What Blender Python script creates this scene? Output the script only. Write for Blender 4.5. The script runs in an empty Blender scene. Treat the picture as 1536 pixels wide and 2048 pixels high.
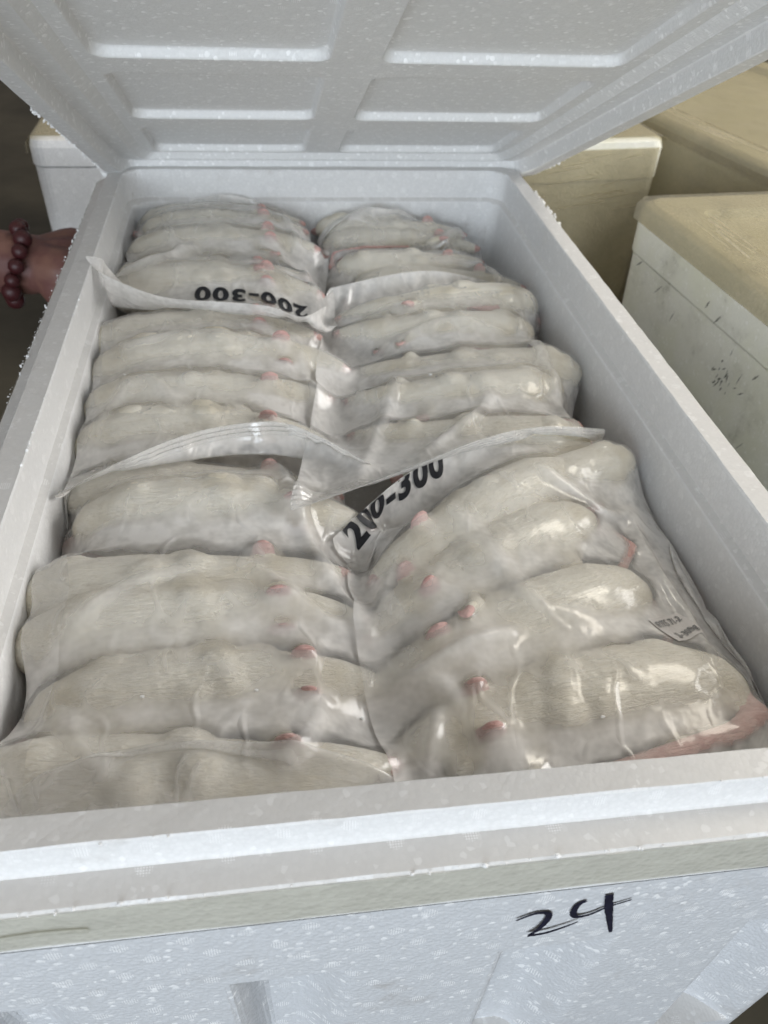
import bpy, bmesh, math, random
import numpy as np
from mathutils import Matrix, Vector
R = math.radians
random.seed(7)
rng = np.random.default_rng(11)
scene = bpy.context.scene
COL = scene.collection

# ------------------------------------------------------------------ camera, light, exposure
cam_d = bpy.data.cameras.new('camera')
cam = bpy.data.objects.new('camera', cam_d)
COL.objects.link(cam)
cam.matrix_world = Matrix(((0.99046254, 0.04937159, -0.12863281, -0.0610794),
                           (-0.1301132, 0.64228602, -0.75534047, -0.16764317),
                           (0.04532669, 0.76487327, 0.64258414, 0.27758922), (0, 0, 0, 1)))
cam_d.sensor_fit = 'VERTICAL'
cam_d.sensor_height = 36.0
cam_d.lens = 1626.86 / 2048 * 36.0
cam_d.clip_start = 0.01
cam_d.clip_end = 60
cam_d.dof.use_dof = True
cam_d.dof.focus_distance = 0.42
cam_d.dof.aperture_fstop = 14
scene.camera = cam

world = bpy.data.worlds.new('World')
scene.world = world
world.use_nodes = True
bg = world.node_tree.nodes['Background']
bg.inputs['Color'].default_value = (1.0, 0.94, 0.865, 1)
bg.inputs['Strength'].default_value = 0.26

def area(name, loc, target, sx, sy, power, color):
    d = bpy.data.lights.new(name, 'AREA')
    d.shape = 'RECTANGLE'; d.size = sx; d.size_y = sy; d.energy = power; d.color = color
    o = bpy.data.objects.new(name, d); COL.objects.link(o)
    o.location = loc
    o.rotation_euler = (Vector(target) - Vector(loc)).to_track_quat('-Z', 'Y').to_euler()
    return o
area('doorway_light', (-0.75, -2.25, 0.42), (0, 0.35, 0.05), 2.2, 1.15, 54, (0.82, 0.91, 1.0))
area('side_window_light', (2.4, 0.25, 0.90), (0, 0.45, 0.0), 1.7, 1.3, 50, (1.0, 0.98, 0.95))
area('overhead_warm_fill', (1.5, 1.1, 2.4), (0.4, 0.5, 0), 1.6, 0.7, 26, (1.0, 0.93, 0.80))  # added warm light overhead to brighten the boxes on the right
scene.view_settings.view_transform = 'Standard'
scene.view_settings.look = 'None'
scene.view_settings.exposure = 0.20
scene.view_settings.gamma = 1.0
scene.cycles.max_bounces = 7; scene.cycles.diffuse_bounces = 4; scene.cycles.glossy_bounces = 2; scene.cycles.transmission_bounces = 4
scene.cycles.transparent_max_bounces = 14; scene.cycles.adaptive_threshold = 0.05; scene.cycles.caustics_reflective = False; scene.cycles.caustics_refractive = False

# ------------------------------------------------------------------ helpers
def tag(o, label=None, cat=None, group=None, kind=None):
    if label: o['label'] = label
    if cat: o['category'] = cat
    if group: o['group'] = group
    if kind: o['kind'] = kind
    return o
def empty(name, loc=(0, 0, 0), rz=0.0):
    o = bpy.data.objects.new(name, None); COL.objects.link(o)
    o.empty_display_size = 0.02; o.location = loc; o.rotation_euler = (0, 0, rz)
    return o
def mesh_obj(name, verts, faces, mat=None, parent=None, smooth=False, mats=None, fmat=None):
    me = bpy.data.meshes.new(name)
    me.from_pydata([tuple(v) for v in verts], [], [tuple(f) for f in faces])
    for m in (mats or ([mat] if mat else [])): me.materials.append(m)
    if fmat is not None: me.polygons.foreach_set('material_index', list(fmat))
    if smooth: me.polygons.foreach_set('use_smooth', [True] * len(me.polygons))
    me.update()
    o = bpy.data.objects.new(name, me); COL.objects.link(o)
    if parent: o.parent = parent
    return o
def bm_obj(name, bm, mat, parent=None, smooth=False):
    me = bpy.data.meshes.new(name); bm.to_mesh(me); bm.free()
    me.materials.append(mat)
    if smooth: me.polygons.foreach_set('use_smooth', [True] * len(me.polygons))
    o = bpy.data.objects.new(name, me); COL.objects.link(o)
    if parent: o.parent = parent
    return o

# ------------------------------------------------------------------ materials
class NT:
    def __init__(s, name):
        s.m = bpy.data.materials.new(name); s.m.use_nodes = True
        s.t = s.m.node_tree; s.t.nodes.clear()
        s.out = s.t.nodes.new('ShaderNodeOutputMaterial')
    def n(s, typ, **kw):
        x = s.t.nodes.new(typ)
        for k, v in kw.items():
            setattr(x, k, v)
        return x
    def l(s, a, b): s.t.links.new(a, b)
    def put(s, sock, v):
        if hasattr(v, 'is_linked') or isinstance(v, bpy.types.NodeSocket): s.l(v, sock)
        else: sock.default_value = v
    def math(s, op, a, b=0.0, c=0.0, clamp=False):
        x = s.n('ShaderNodeMath', operation=op, use_clamp=clamp)
        for i, v in enumerate((a, b, c)): s.put(x.inputs[i], v)
        return x.outputs[0]
    def noise(s, vec, scale, detail=3, rough=0.55, dist=0.0):
        x = s.n('ShaderNodeTexNoise'); s.l(vec, x.inputs['Vector'])
        x.inputs['Scale'].default_value = scale; x.inputs['Detail'].default_value = detail
        x.inputs['Roughness'].default_value = rough; x.inputs['Distortion'].default_value = dist
        return x.outputs['Fac']
    def ramp(s, fac, stops):
        x = s.n('ShaderNodeValToRGB'); s.l(fac, x.inputs[0])
        e = x.color_ramp.elements
        while len(e) < len(stops): e.new(0.5)
        for i, (p, c) in enumerate(stops):
            e[i].position = p; e[i].color = c if len(c) == 4 else (*c, 1)
        return x.outputs[0]
    def smooth(s, v, a, b, o0=0.0, o1=1.0):
        x = s.n('ShaderNodeMapRange', interpolation_type='SMOOTHSTEP')
        s.put(x.inputs[0], v)
        for i, k in zip((1, 2, 3, 4), (a, b, o0, o1)): x.inputs[i].default_value = k
        return x.outputs[0]
    def mix(s, fac, a, b):
        x = s.n('ShaderNodeMix', data_type='RGBA')
        s.put(x.inputs[0], fac)
        for i, v in ((6, a), (7, b)):
            s.put(x.inputs[i], v if not isinstance(v, tuple) or len(v) == 4 else (*v, 1))
        return x.outputs[2]
    def bump(s, h, strength, dist, normal=None):
        x = s.n('ShaderNodeBump'); s.l(h, x.inputs['Height'])
        x.inputs['Strength'].default_value = strength; x.inputs['Distance'].default_value = dist
        if normal is not None: s.l(normal, x.inputs['Normal'])
        return x.outputs[0]
    def principled(s, col, rough=0.5, spec=0.5, normal=None, **kw):
        x = s.n('ShaderNodeBsdfPrincipled')
        s.put(x.inputs['Base Color'], col if not isinstance(col, tuple) or len(col) == 4 else (*col, 1))
        s.put(x.inputs['Roughness'], rough); x.inputs['Specular IOR Level'].default_value = spec
        if normal is not None: s.l(normal, x.inputs['Normal'])
        for k, v in kw.items(): s.put(x.inputs[k.replace('_', ' ')], v)
        return x
    def done(s, sh):
        s.l(sh, s.out.inputs['Surface']); return s.m

def foam_material(name, base, plane='XY', spacing=0.031, radius=0.0033, beads=1.0, dirt=0.0, stain=(0.55, 0.50, 0.38), rosette=1.0, jitter=0.12, sparkle=0.25, tint=None, tint_amt=0.0):
    """expanded polystyrene: fused beads, rosettes of mould-vent dots, faint soiling"""
    t = NT(name)
    tc = t.n('ShaderNodeTexCoord').outputs['Object']
    sep = t.n('ShaderNodeSeparateXYZ'); t.l(tc, sep.inputs[0])
    ax = {'XY': (0, 1), 'XZ': (0, 2), 'YZ': (1, 2)}[plane]
    px, py = sep.outputs[ax[0]], sep.outputs[ax[1]]
    gx = t.math('DIVIDE', px, spacing); gy = t.math('DIVIDE', py, spacing * 0.62)
    row = t.math('FLOOR', gy)
    gx = t.math('ADD', gx, t.math('MULTIPLY', row, 0.437))
    cx = t.math('FLOOR', gx)
    comb = t.n('ShaderNodeCombineXYZ'); t.l(cx, comb.inputs[0]); t.l(row, comb.inputs[1])
    wn = t.n('ShaderNodeTexWhiteNoise', noise_dimensions='2D'); t.l(comb.outputs[0], wn.inputs['Vector'])
    wsep = t.n('ShaderNodeSeparateColor'); t.l(wn.outputs['Color'], wsep.inputs[0])
    def loc(g, c, r, scl):
        f = t.math('SUBTRACT', t.math('SUBTRACT', g, c), 0.5)
        f = t.math('ADD', f, t.math('MULTIPLY', t.math('SUBTRACT', r, 0.5), jitter))
        return t.math('MULTIPLY', f, scl)
    qx = loc(gx, cx, wsep.outputs[0], spacing); qy = loc(gy, row, wsep.outputs[1], spacing * 0.62)
    rr = t.math('SQRT', t.math('ADD', t.math('MULTIPLY', qx, qx), t.math('MULTIPLY', qy, qy)))
    mask = t.smooth(rr, radius * 1.02, radius * 0.9)
    k = 2 * math.pi / 0.00105
    dots = t.math('MULTIPLY', t.math('ADD', t.math('COSINE', t.math('MULTIPLY', qx, k)), t.math('COSINE', t.math('MULTIPLY', qy, k))), 0.5)
    dots = t.smooth(dots, 0.0, 0.6)
    ros = t.math('MULTIPLY', t.math('MULTIPLY', dots, mask), t.smooth(wsep.outputs[2], 0.05, 0.6, 0.35, 1.0))
    vor2 = t.n('ShaderNodeTexVoronoi'); t.l(tc, vor2.inputs['Vector']); vor2.inputs['Scale'].default_value = 430
    edge = t.smooth(vor2.outputs['Distance'], 0.75, 0.25)
    cell = t.n('ShaderNodeSeparateColor'); t.l(vor2.outputs['Color'], cell.inputs[0])
    big = t.noise(tc, 14, 3, 0.6)
    col = t.mix(t.smooth(cell.outputs[0], 0.0, 1.0), tuple(c * 0.965 for c in base), base)
    col = t.mix(t.math('MULTIPLY', t.math('SUBTRACT', 1.0, edge), 0.10 * beads), col, (0.45, 0.45, 0.44))
    if tint: col = t.mix(t.smooth(big, 0.35, 0.7, 0.0, tint_amt), col, tint)
    if dirt:
        d = t.smooth(t.noise(tc, 22, 3, 0.65), 0.56 - 0.08 * (dirt > 0.7), 0.74)
        d2 = t.smooth(t.noise(tc, 120, 2, 0.7), 0.5, 0.7, 0.35, 1.0)
        col = t.mix(t.math('MULTIPLY', t.math('MULTIPLY', d, d2), dirt), col, stain)
    col = t.mix(t.math('MULTIPLY', ros, 0.85 * rosette), col, (0.97, 0.97, 0.97))
    h = t.math('ADD', t.math('MULTIPLY', edge, 0.5 * beads), t.math('ADD', t.math('MULTIPLY', ros, 0.2 * rosette), t.math('MULTIPLY', cell.outputs[2], 0.12)))
    nrm = t.bump(h, 0.45, 0.0006)
    glint = t.smooth(cell.outputs[1], 0.93, 0.985)  # bead sparkle painted as white specks in the colour, not reflected
    col = t.mix(t.math('MULTIPLY', glint, sparkle), col, (0.98, 0.98, 0.98))
    p = t.principled(col, 0.5, 0.35, nrm)
    return t.done(p.outputs[0])

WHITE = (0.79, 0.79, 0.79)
foam = [foam_material('foam_flat', (0.69, 0.68, 0.665), 'XY', beads=0.35, dirt=0.12),  # up-facing foam darker and warmer: dim light on the tops put into the colour
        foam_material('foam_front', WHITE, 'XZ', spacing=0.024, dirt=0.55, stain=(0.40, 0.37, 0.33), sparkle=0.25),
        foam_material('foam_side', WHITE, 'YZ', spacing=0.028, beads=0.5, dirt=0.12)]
foam_outer = [foam[0], foam_material('foam_outer_front', (0.62, 0.635, 0.66), 'XZ', spacing=0.024, radius=0.0036, beads=1.6, dirt=0.7, stain=(0.36, 0.33, 0.30), sparkle=0.55),  # outer base colour darkened against the overbright front light; the soiling is real
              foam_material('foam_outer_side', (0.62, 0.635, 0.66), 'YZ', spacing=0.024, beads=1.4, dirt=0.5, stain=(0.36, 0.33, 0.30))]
foam_lid = foam_material('foam_lid', (0.775, 0.775, 0.77), 'XY', spacing=0.0205, radius=0.0028, jitter=0.3, sparkle=0.8, beads=0.7)
OLD = (0.74, 0.735, 0.665)
old_foam = foam_material('aged_foam', OLD, 'XZ', beads=0.4, dirt=0.8, stain=(0.34, 0.33, 0.27), rosette=0.0, tint=(0.66, 0.66, 0.52), tint_amt=0.6)

def tape_material(name, col, alpha, rough=0.12, streak=(1, 60, 1), bump=0.8):
    t = NT(name)
    tc = t.n('ShaderNodeTexCoord').outputs['Object']
    mp = t.n('ShaderNodeMapping'); t.l(tc, mp.inputs[0]); mp.inputs['Scale'].default_value = streak
    ns = t.noise(mp.outputs[0], 2.5, 4, 0.6)
    beadv = t.n('ShaderNodeTexVoronoi'); t.l(tc, beadv.inputs['Vector']); beadv.inputs['Scale'].default_value = 320
    h = t.math('ADD', t.math('MULTIPLY', beadv.outputs['Distance'], 0.5), t.math('MULTIPLY', ns, 1.6))
    nrm = t.bump(h, bump, 0.0016)
    bsep = t.n('ShaderNodeSeparateColor'); t.l(beadv.outputs['Color'], bsep.inputs[0])
    colr = t.mix(t.smooth(ns, 0.35, 0.7), col, tuple(c * 0.90 for c in col))
    colr = t.mix(t.math('MULTIPLY', bsep.outputs[0], 0.22), colr, tuple(c * 0.6 for c in col))
    p = t.principled(colr, rough, 0.5, nrm)
    tr = t.n('ShaderNodeBsdfTransparent'); tr.inputs[0].default_value = (*[min(1, c * 1.25) for c in col], 1)
    mx = t.n('ShaderNodeMixShader'); mx.inputs[0].default_value = alpha
    t.l(tr.outputs[0], mx.inputs[1]); t.l(p.outputs[0], mx.inputs[2])
    return t.done(mx.outputs[0])
box_tape = tape_material('box_tape', (0.69, 0.68, 0.62), 0.52, 0.14, (14, 14, 40), 0.4)
wrap_tape = tape_material('wrap_tape', (0.64, 0.60, 0.48), 0.40, 0.12, (14, 6, 9))

def film_material(name, base_op, gap_op):
    """polythene: mostly see-through where it clings, with scattered-light haze put into opacity where it stands off"""
    t = NT(name)
    tc = t.n('ShaderNodeTexCoord').outputs['Object']
    at = t.n('ShaderNodeAttribute'); at.attribute_name = 'gap'
    gap = at.outputs['Fac']
    frost = t.noise(tc, 42, 3, 0.7, 0.0)
    wn = t.n('ShaderNodeTexNoise'); t.l(tc, wn.inputs['Vector']); wn.inputs['Scale'].default_value = 32; wn.inputs['Detail'].default_value = 1
    ws = t.n('ShaderNodeVectorMath', operation='SCALE'); t.l(wn.outputs['Color'], ws.inputs[0]); ws.inputs['Scale'].default_value = 0.024
    wv = t.n('ShaderNodeVectorMath', operation='ADD'); t.l(tc, wv.inputs[0]); t.l(ws.outputs[0], wv.inputs[1])
    mpc = t.n('ShaderNodeMapping'); t.l(wv.outputs[0], mpc.inputs[0]); mpc.inputs['Rotation'].default_value = (0, 0, 0.6); mpc.inputs['Scale'].default_value = (1.0, 0.4, 1.0)
    vc = t.n('ShaderNodeTexVoronoi', feature='DISTANCE_TO_EDGE'); t.l(mpc.outputs[0], vc.inputs['Vector']); vc.inputs['Scale'].default_value = 44
    crease = t.math('MULTIPLY', t.smooth(vc.outputs['Distance'], 0.12, 0.0), t.smooth(wn.outputs['Fac'], 0.42, 0.62))
    op = t.math('ADD', base_op, t.math('MULTIPLY', gap, gap_op))
    op = t.math('MULTIPLY', op, t.smooth(frost, 0.3, 0.72, 0.70, 1.25))
    op = t.math('MINIMUM', t.math('ADD', op, t.math('MULTIPLY', crease, 0.12)), 0.88)
    h = t.math('ADD', t.math('MULTIPLY', frost, 0.9), t.math('MULTIPLY', crease, 0.9))
    nrm = t.bump(h, 0.35, 0.0016)
    dif = t.n('ShaderNodeBsdfDiffuse'); dif.inputs[0].default_value = (0.92, 0.90, 0.875, 1); t.l(nrm, dif.inputs['Normal'])
    trl = t.n('ShaderNodeBsdfTranslucent'); trl.inputs[0].default_value = (0.92, 0.90, 0.875, 1); t.l(nrm, trl.inputs['Normal'])
    milk = t.n('ShaderNodeMixShader'); milk.inputs[0].default_value = 0.22
    t.l(dif.outputs[0], milk.inputs[1]); t.l(trl.outputs[0], milk.inputs[2])
    tra = t.n('ShaderNodeBsdfTransparent'); tra.inputs[0].default_value = (0.99, 0.99, 0.985, 1)
    a = t.n('ShaderNodeMixShader'); t.l(op, a.inputs[0]); t.l(tra.outputs[0], a.inputs[1]); t.l(milk.outputs[0], a.inputs[2])
    gl = t.n('ShaderNodeBsdfGlossy'); gl.inputs['Roughness'].default_value = 0.18; t.l(nrm, gl.inputs['Normal'])
    gl.inputs[0].default_value = (1, 1, 1, 1)
    geo = t.n('ShaderNodeNewGeometry')
    dp = t.n('ShaderNodeVectorMath', operation='DOT_PRODUCT'); t.l(geo.outputs['Incoming'], dp.inputs[0]); t.l(nrm, dp.inputs[1])
    cosv = t.math('MINIMUM', t.math('ABSOLUTE', dp.outputs['Value']), 1.0)
    fr_ = t.math('ADD', 0.05, t.math('MULTIPLY', t.math('POWER', t.math('SUBTRACT', 1.0, cosv), 5.0), 0.45))
    b = t.n('ShaderNodeMixShader'); t.l(fr_, b.inputs[0])
    t.l(a.outputs[0], b.inputs[1]); t.l(gl.outputs[0], b.inputs[2])
    return t.done(b.outputs[0])
film_clear = film_material('polythene_film', 0.20, 0.58)
film_zip = film_material('polythene_zip', 0.30, 0.15)

def fur_material():
    t = NT('white_fur')
    tc = t.n('ShaderNodeTexCoord').outputs['Object']
    at = t.n('ShaderNodeAttribute'); at.attribute_name = 'skin'
    mp = t.n('ShaderNodeMapping'); t.l(tc, mp.inputs[0]); mp.inputs['Scale'].default_value = (130, 900, 900)
    wob = t.noise(tc, 60, 3)
    strand = t.noise(mp.outputs[0], 1.0, 3, 0.7, 0.6)
    blot = t.noise(tc, 28, 2, 0.6)
    fur = t.ramp(strand, [(0.2, (0.72, 0.66, 0.53)), (0.5, (0.86, 0.815, 0.71)), (0.8, (0.92, 0.89, 0.81))])
    fur = t.mix(t.smooth(blot, 0.46, 0.70, 0.0, 0.7), fur, (0.68, 0.61, 0.46))
    skin = t.mix(t.smooth(t.noise(tc, 160, 3), 0.35, 0.7), (0.72, 0.49, 0.45), (0.58, 0.34, 0.31))
    col = t.mix(t.smooth(at.outputs['Fac'], 0.35, 0.7), fur, skin)
    h = t.math('ADD', t.math('MULTIPLY', strand, 0.8), t.math('MULTIPLY', wob, 1.0))
    nrm = t.bump(h, 0.8, 0.0026)
    p = t.principled(col, 0.75, 0.2, nrm)
    p.inputs['Sheen Weight'].default_value = 0.25
    return t.done(p.outputs[0])
fur = fur_material()

def plain(name, col, rough=0.6, spec=0.3, var=0.15, scale=40, bump=0.1):
    t = NT(name)
    tc = t.n('ShaderNodeTexCoord').outputs['Object']
    n = t.noise(tc, scale, 4, 0.6)
    c = t.mix(t.smooth(n, 0.3, 0.7), tuple(x * (1 - var) for x in col), col)
    p = t.principled(c, rough, spec, t.bump(n, bump, 0.01))
    return t.done(p.outputs[0])
ink = plain('black_ink', (0.012, 0.013, 0.018), 0.5, 0.4, 0.3, 300, 0.0)
marker = plain('marker_ink', (0.012, 0.012, 0.03), 0.55, 0.3, 0.5, 500, 0.0)
grey_ink = plain('grey_ink', (0.27, 0.27, 0.27), 0.6, 0.2, 0.3, 300, 0.0)
paper = plain('sticker_paper', (0.60, 0.575, 0.56), 0.7, 0.2, 0.06, 200, 0.05)
floor_mat = plain('concrete_floor', (0.085, 0.075, 0.055), 0.7, 0.25, 0.35, 6, 0.3)
wall_mat = plain('far_wall_paint', (0.30, 0.33, 0.42), 0.8, 0.2, 0.2, 3, 0.1)
bead_mat = plain('dark_red_bead', (0.06, 0.012, 0.014), 0.42, 0.4, 0.4, 120, 0.1)
crumb_mat = foam_material('foam_crumb', (0.86, 0.86, 0.86), 'XY', rosette=0.0)

def skin_material():
    t = NT('arm_skin')
    tc = t.n('ShaderNodeTexCoord').outputs['Object']
    n = t.noise(tc, 45, 4); f = t.noise(tc, 500, 3)
    c = t.mix(t.smooth(n, 0.3, 0.7), (0.20, 0.10, 0.075), (0.14, 0.06, 0.055))  # skin tones lowered to put the arm's shade into the colour
    p = t.principled(c, 0.5, 0.4, t.bump(f, 0.2, 0.001))
    return t.done(p.outputs[0])
skin_mat = skin_material()

# ------------------------------------------------------------------ setting: floor and far wall
FLOOR_Z = -0.325
mesh_obj('floor', [(-6, -4, FLOOR_Z), (6, -4, FLOOR_Z), (6, 6, FLOOR_Z), (-6, 6, FLOOR_Z)], [(0, 1, 2, 3)], floor_mat)['kind'] = 'structure'
mesh_obj('wall', [(-6, 4.2, FLOOR_Z), (6, 4.2, FLOOR_Z), (6, 4.2, 2.4), (-6, 4.2, 2.4)], [(0, 3, 2, 1)], wall_mat)['kind'] = 'structure'

# ------------------------------------------------------------------ ring / sweep helpers
def rrect(x0, x1, y0, y1, r, n=6, fx=None):
    """rounded rectangle, counter-clockwise from the front-left, with extra points along straight runs"""
    pts = []
    cs = [(x0 + r, y0 + r, 180), (x1 - r, y0 + r, 270), (x1 - r, y1 - r, 0), (x0 + r, y1 - r, 90)]
    for cx, cy, a0 in cs:
        for i in range(n + 1):
            a = R(a0 + 90 * i / n)
            pts.append((cx + r * math.cos(a), cy + r * math.sin(a)))
    return pts
def sweep(rings, close_first=None, close_last=None):
    verts, faces = [], []
    n = len(rings[0])
    for rg in rings: verts += rg
    for k in range(len(rings) - 1):
        for i in range(n):
            j = (i + 1) % n
            faces.append((k * n + i, k * n + j, (k + 1) * n + j, (k + 1) * n + i))
    if close_first: faces.append(tuple(range(n - 1, -1, -1)))
    if close_last: faces.append(tuple((len(rings) - 1) * n + i for i in range(n)))
    return verts, faces
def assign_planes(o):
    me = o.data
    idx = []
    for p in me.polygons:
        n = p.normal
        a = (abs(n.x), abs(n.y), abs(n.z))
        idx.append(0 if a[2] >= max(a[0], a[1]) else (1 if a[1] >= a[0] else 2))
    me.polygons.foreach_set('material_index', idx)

# ------------------------------------------------------------------ the open foam box
L = 0.7182; HW = 0.2
LIPX, LIPY, STEP, STEPZ = 0.0148, 0.0131, 0.0154, 0.0157
BOX_H = 0.30
box = empty('foam_box', (0, 0.36, FLOOR_Z))
tag(box, 'open white foam box of bagged rats with 24 written on its front', 'foam box')
def local(v): return (v[0], v[1] - 0.36, v[2] - FLOOR_Z)

def densify(pts, maxlen=0.006):
    out = []
    n = len(pts)
    for i in range(n):
        a, b = pts[i], pts[(i + 1) % n]
        d = math.hypot(b[0] - a[0], b[1] - a[1]); k = max(1, int(math.ceil(d / maxlen)))
        for j in range(k): out.append((a[0] + (b[0] - a[0]) * j / k, a[1] + (b[1] - a[1]) * j / k))
    return out
def ring(ox, oy, z, r, wob=0.0, dens=0.012):
    # the ring's own point count must match for every ring: sample by parameter on a fixed template
    base = rrect(-HW, HW, 0, L, 0.02, 7)
    tmpl = densify(base, dens)
    sx, sy = (HW + ox) / HW, (L / 2 + oy) / (L / 2)
    out = []
    for (x, y) in tmpl:
        nx, ny = x * sx, L / 2 + (y - L / 2) * sy
        w = wob * (random.random() - 0.5)
        out.append((nx + w * (1 if abs(nx) > HW * 0.97 else 0), ny + w, z + w))
    return out
random.seed(3)
# inside and rim: floor up to the ledge, the lip, the outer step
rings = [ring(-0.012, -0.012, -0.110, 0.02), ring(-0.0062, -0.0062, -0.0345, 0.02), ring(-0.0058, -0.0058, -0.0318, 0.02),
         ring(-0.0052, -0.0052, -0.0308, 0.02), ring(-0.0010, -0.0010, -0.0280, 0.02), ring(-0.0004, -0.0004, -0.0012, 0.02, 0.0003),
         ring(0.0004, 0.0004, 0.0, 0.02, 0.0003), ring(LIPX - 0.0006, LIPY - 0.0006, 0.0, 0.02, 0.0004), ring(LIPX, LIPY, -0.0008, 0.02, 0.0003),
         ring(LIPX + 0.0012, LIPY + 0.0012, -STEPZ + 0.001, 0.02), ring(LIPX + 0.002, LIPY + 0.002, -STEPZ, 0.02),
         ring(LIPX + STEP - 0.0012, LIPY + STEP - 0.0012, -STEPZ, 0.02, 0.0003), ring(LIPX + STEP, LIPY + STEP, -STEPZ - 0.0012, 0.02, 0.0005),
         ring(LIPX + STEP, LIPY + STEP, -0.0432, 0.02)]
v, f = sweep(rings, close_first=True)
f[-1] = tuple(reversed(f[-1]))
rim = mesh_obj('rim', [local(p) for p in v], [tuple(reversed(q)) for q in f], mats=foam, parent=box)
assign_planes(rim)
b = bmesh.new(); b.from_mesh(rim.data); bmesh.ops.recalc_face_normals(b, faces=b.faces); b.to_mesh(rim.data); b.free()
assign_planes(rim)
# outer wall with vertical channels moulded into it
CH = [(-0.212 + 0.119 * k, -0.212 + 0.119 * k + 0.056) for k in range(4)]
def channel_depth(s):
    for a, c in CH:
        if a - 0.0015 <= s <= c:
            if s < a: return 0.0
            e = min(1.0, (s - a) / 0.016); e = e * e * (3 - 2 * e)
            q = min(1.0, max(0.0, (c - s) / 0.030)); q = q * q * (3 - 2 * q)
            return 0.018 * min(e, q)
    return 0.0
def outer_ring(z, amt):
    o = []
    tmpl = densify(rrect(-HW, HW, 0, L, 0.02, 7), 0.002)
    draft = min(0.0, (z + 0.06) * 0.05) + 0.0003 * (z > -0.075)
    sx, sy = (HW + LIPX + STEP + draft) / HW, (L / 2 + LIPY + STEP + draft) / (L / 2)
    for (x, y) in tmpl:
        nx, ny = x * sx, L / 2 + (y - L / 2) * sy
        if amt:
            d = channel_depth(nx) if abs(x) < HW - 0.018 else 0
            if y < 0.001: ny += d
            elif y > L - 0.001: ny -= d
            if 0.02 < y < L - 0.02:
                d = channel_depth(((y - 0.06) % 0.36) - 0.18) if True else 0
                nx += -d if x > 0 else d
        o.append((nx, ny, z))
    return o
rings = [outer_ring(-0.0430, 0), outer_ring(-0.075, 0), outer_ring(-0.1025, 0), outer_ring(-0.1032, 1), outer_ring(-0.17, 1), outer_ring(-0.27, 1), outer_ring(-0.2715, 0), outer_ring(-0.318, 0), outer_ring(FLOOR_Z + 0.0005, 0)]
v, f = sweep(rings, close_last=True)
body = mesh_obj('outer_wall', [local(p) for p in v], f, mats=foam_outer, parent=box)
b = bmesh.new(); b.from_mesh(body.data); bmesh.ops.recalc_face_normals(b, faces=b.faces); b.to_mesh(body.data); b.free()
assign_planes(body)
# strip of packing tape round the step
def tape_ring(z, off, wob=0.0):
    o = []
    for i, (x, y) in enumerate(densify(rrect(-HW, HW, 0, L, 0.02, 7), 0.008)):
        sx, sy = (HW + LIPX + STEP + off) / HW, (L / 2 + LIPY + STEP + off) / (L / 2)
        zz = z + wob * math.sin(x * 37 + y * 23) + wob * 0.6 * math.sin(x * 141 + 1.3)
        o.append((x * sx, L / 2 + (y - L / 2) * sy, zz))
    return o
v, f = sweep([tape_ring(-0.0166, 0.0004), tape_ring(-0.022, 0.0007), tape_ring(-0.034, 0.0007), tape_ring(-0.0412, 0.0005, 0.0005)])
mesh_obj('packing_tape', [local(p) for p in v], f, box_tape, box, True)
v, f = sweep([tape_ring(-0.0290, 0.0016, 0.0016), tape_ring(-0.0312, 0.0019, 0.0016), tape_ring(-0.0325, 0.0010, 0.0016)])
keep = [q for q in f if all(v[i][1] < -0.02 and v[i][0] < -0.13 for i in q)]
mesh_obj('tape_wrinkle', [local(p) for p in v], keep, box_tape, box, True)

# "24" in marker pen
def stroke(pts, widths, y, name, mat, parent, sub=8):
    P = [np.array(p) for p in pts]
    out = []; W = []
    n = len(P)
    for i in range(n - 1):
        p0, p1, p2, p3 = P[max(i - 1, 0)], P[i], P[i + 1], P[min(i + 2, n - 1)]
        for j in range(sub):
            t = j / sub
            out.append(0.5 * ((2 * p1) + (-p0 + p2) * t + (2 * p0 - 5 * p1 + 4 * p2 - p3) * t * t + (-p0 + 3 * p1 - 3 * p2 + p3) * t ** 3))
            W.append(widths[i] * (1 - t) + widths[i + 1] * t)
    out.append(P[-1]); W.append(widths[-1])
    V = []
    for i, q in enumerate(out):
        a = out[max(i - 1, 0)]; c = out[min(i + 1, len(out) - 1)]
        d = c - a; d = d / (np.linalg.norm(d) + 1e-9); nn = np.array([-d[1], d[0]])
        w = W[i] * (1 + 0.12 * math.sin(i * 2.3))
        V += [local((q[0] + nn[0] * w, y, q[1] + nn[1] * w)), local((q[0] - nn[0] * w, y, q[1] - nn[1] * w))]
    F = [(2 * i, 2 * i + 1, 2 * i + 3, 2 * i + 2) for i in range(len(out) - 1)]
    return mesh_obj(name, V, F, mat, parent)
yf = -LIPY - STEP - 0.0006
stroke([(0.0281, -0.0657), (0.0352, -0.0612), (0.041, -0.0622), (0.0419, -0.0684), (0.0393, -0.0775), (0.0360, -0.0817)], [0.0006, 0.0010, 0.0014, 0.0016, 0.0012, 0.0007], yf, 'handwritten_digit', marker, box)
stroke([(0.0356, -0.0817), (0.0433, -0.0810), (0.0518, -0.0766), (0.0562, -0.0734)], [0.0012, 0.0011, 0.0008, 0.0005], yf - 0.0002, 'handwritten_digit', marker, box)
stroke([(0.0561, -0.0544), (0.053, -0.0577), (0.0525, -0.0649), (0.0549, -0.0690), (0.0604, -0.0680), (0.067, -0.0628), (0.0765, -0.0583)], [0.0009, 0.0014, 0.0016, 0.0013, 0.0009, 0.0008, 0.0005], yf, 'handwritten_digit', marker, box)
stroke([(0.0649, -0.0507), (0.0678, -0.0641), (0.0743, -0.0885)], [0.0018, 0.0019, 0.0008], yf - 0.0002, 'handwritten_digit', marker, box)

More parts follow.
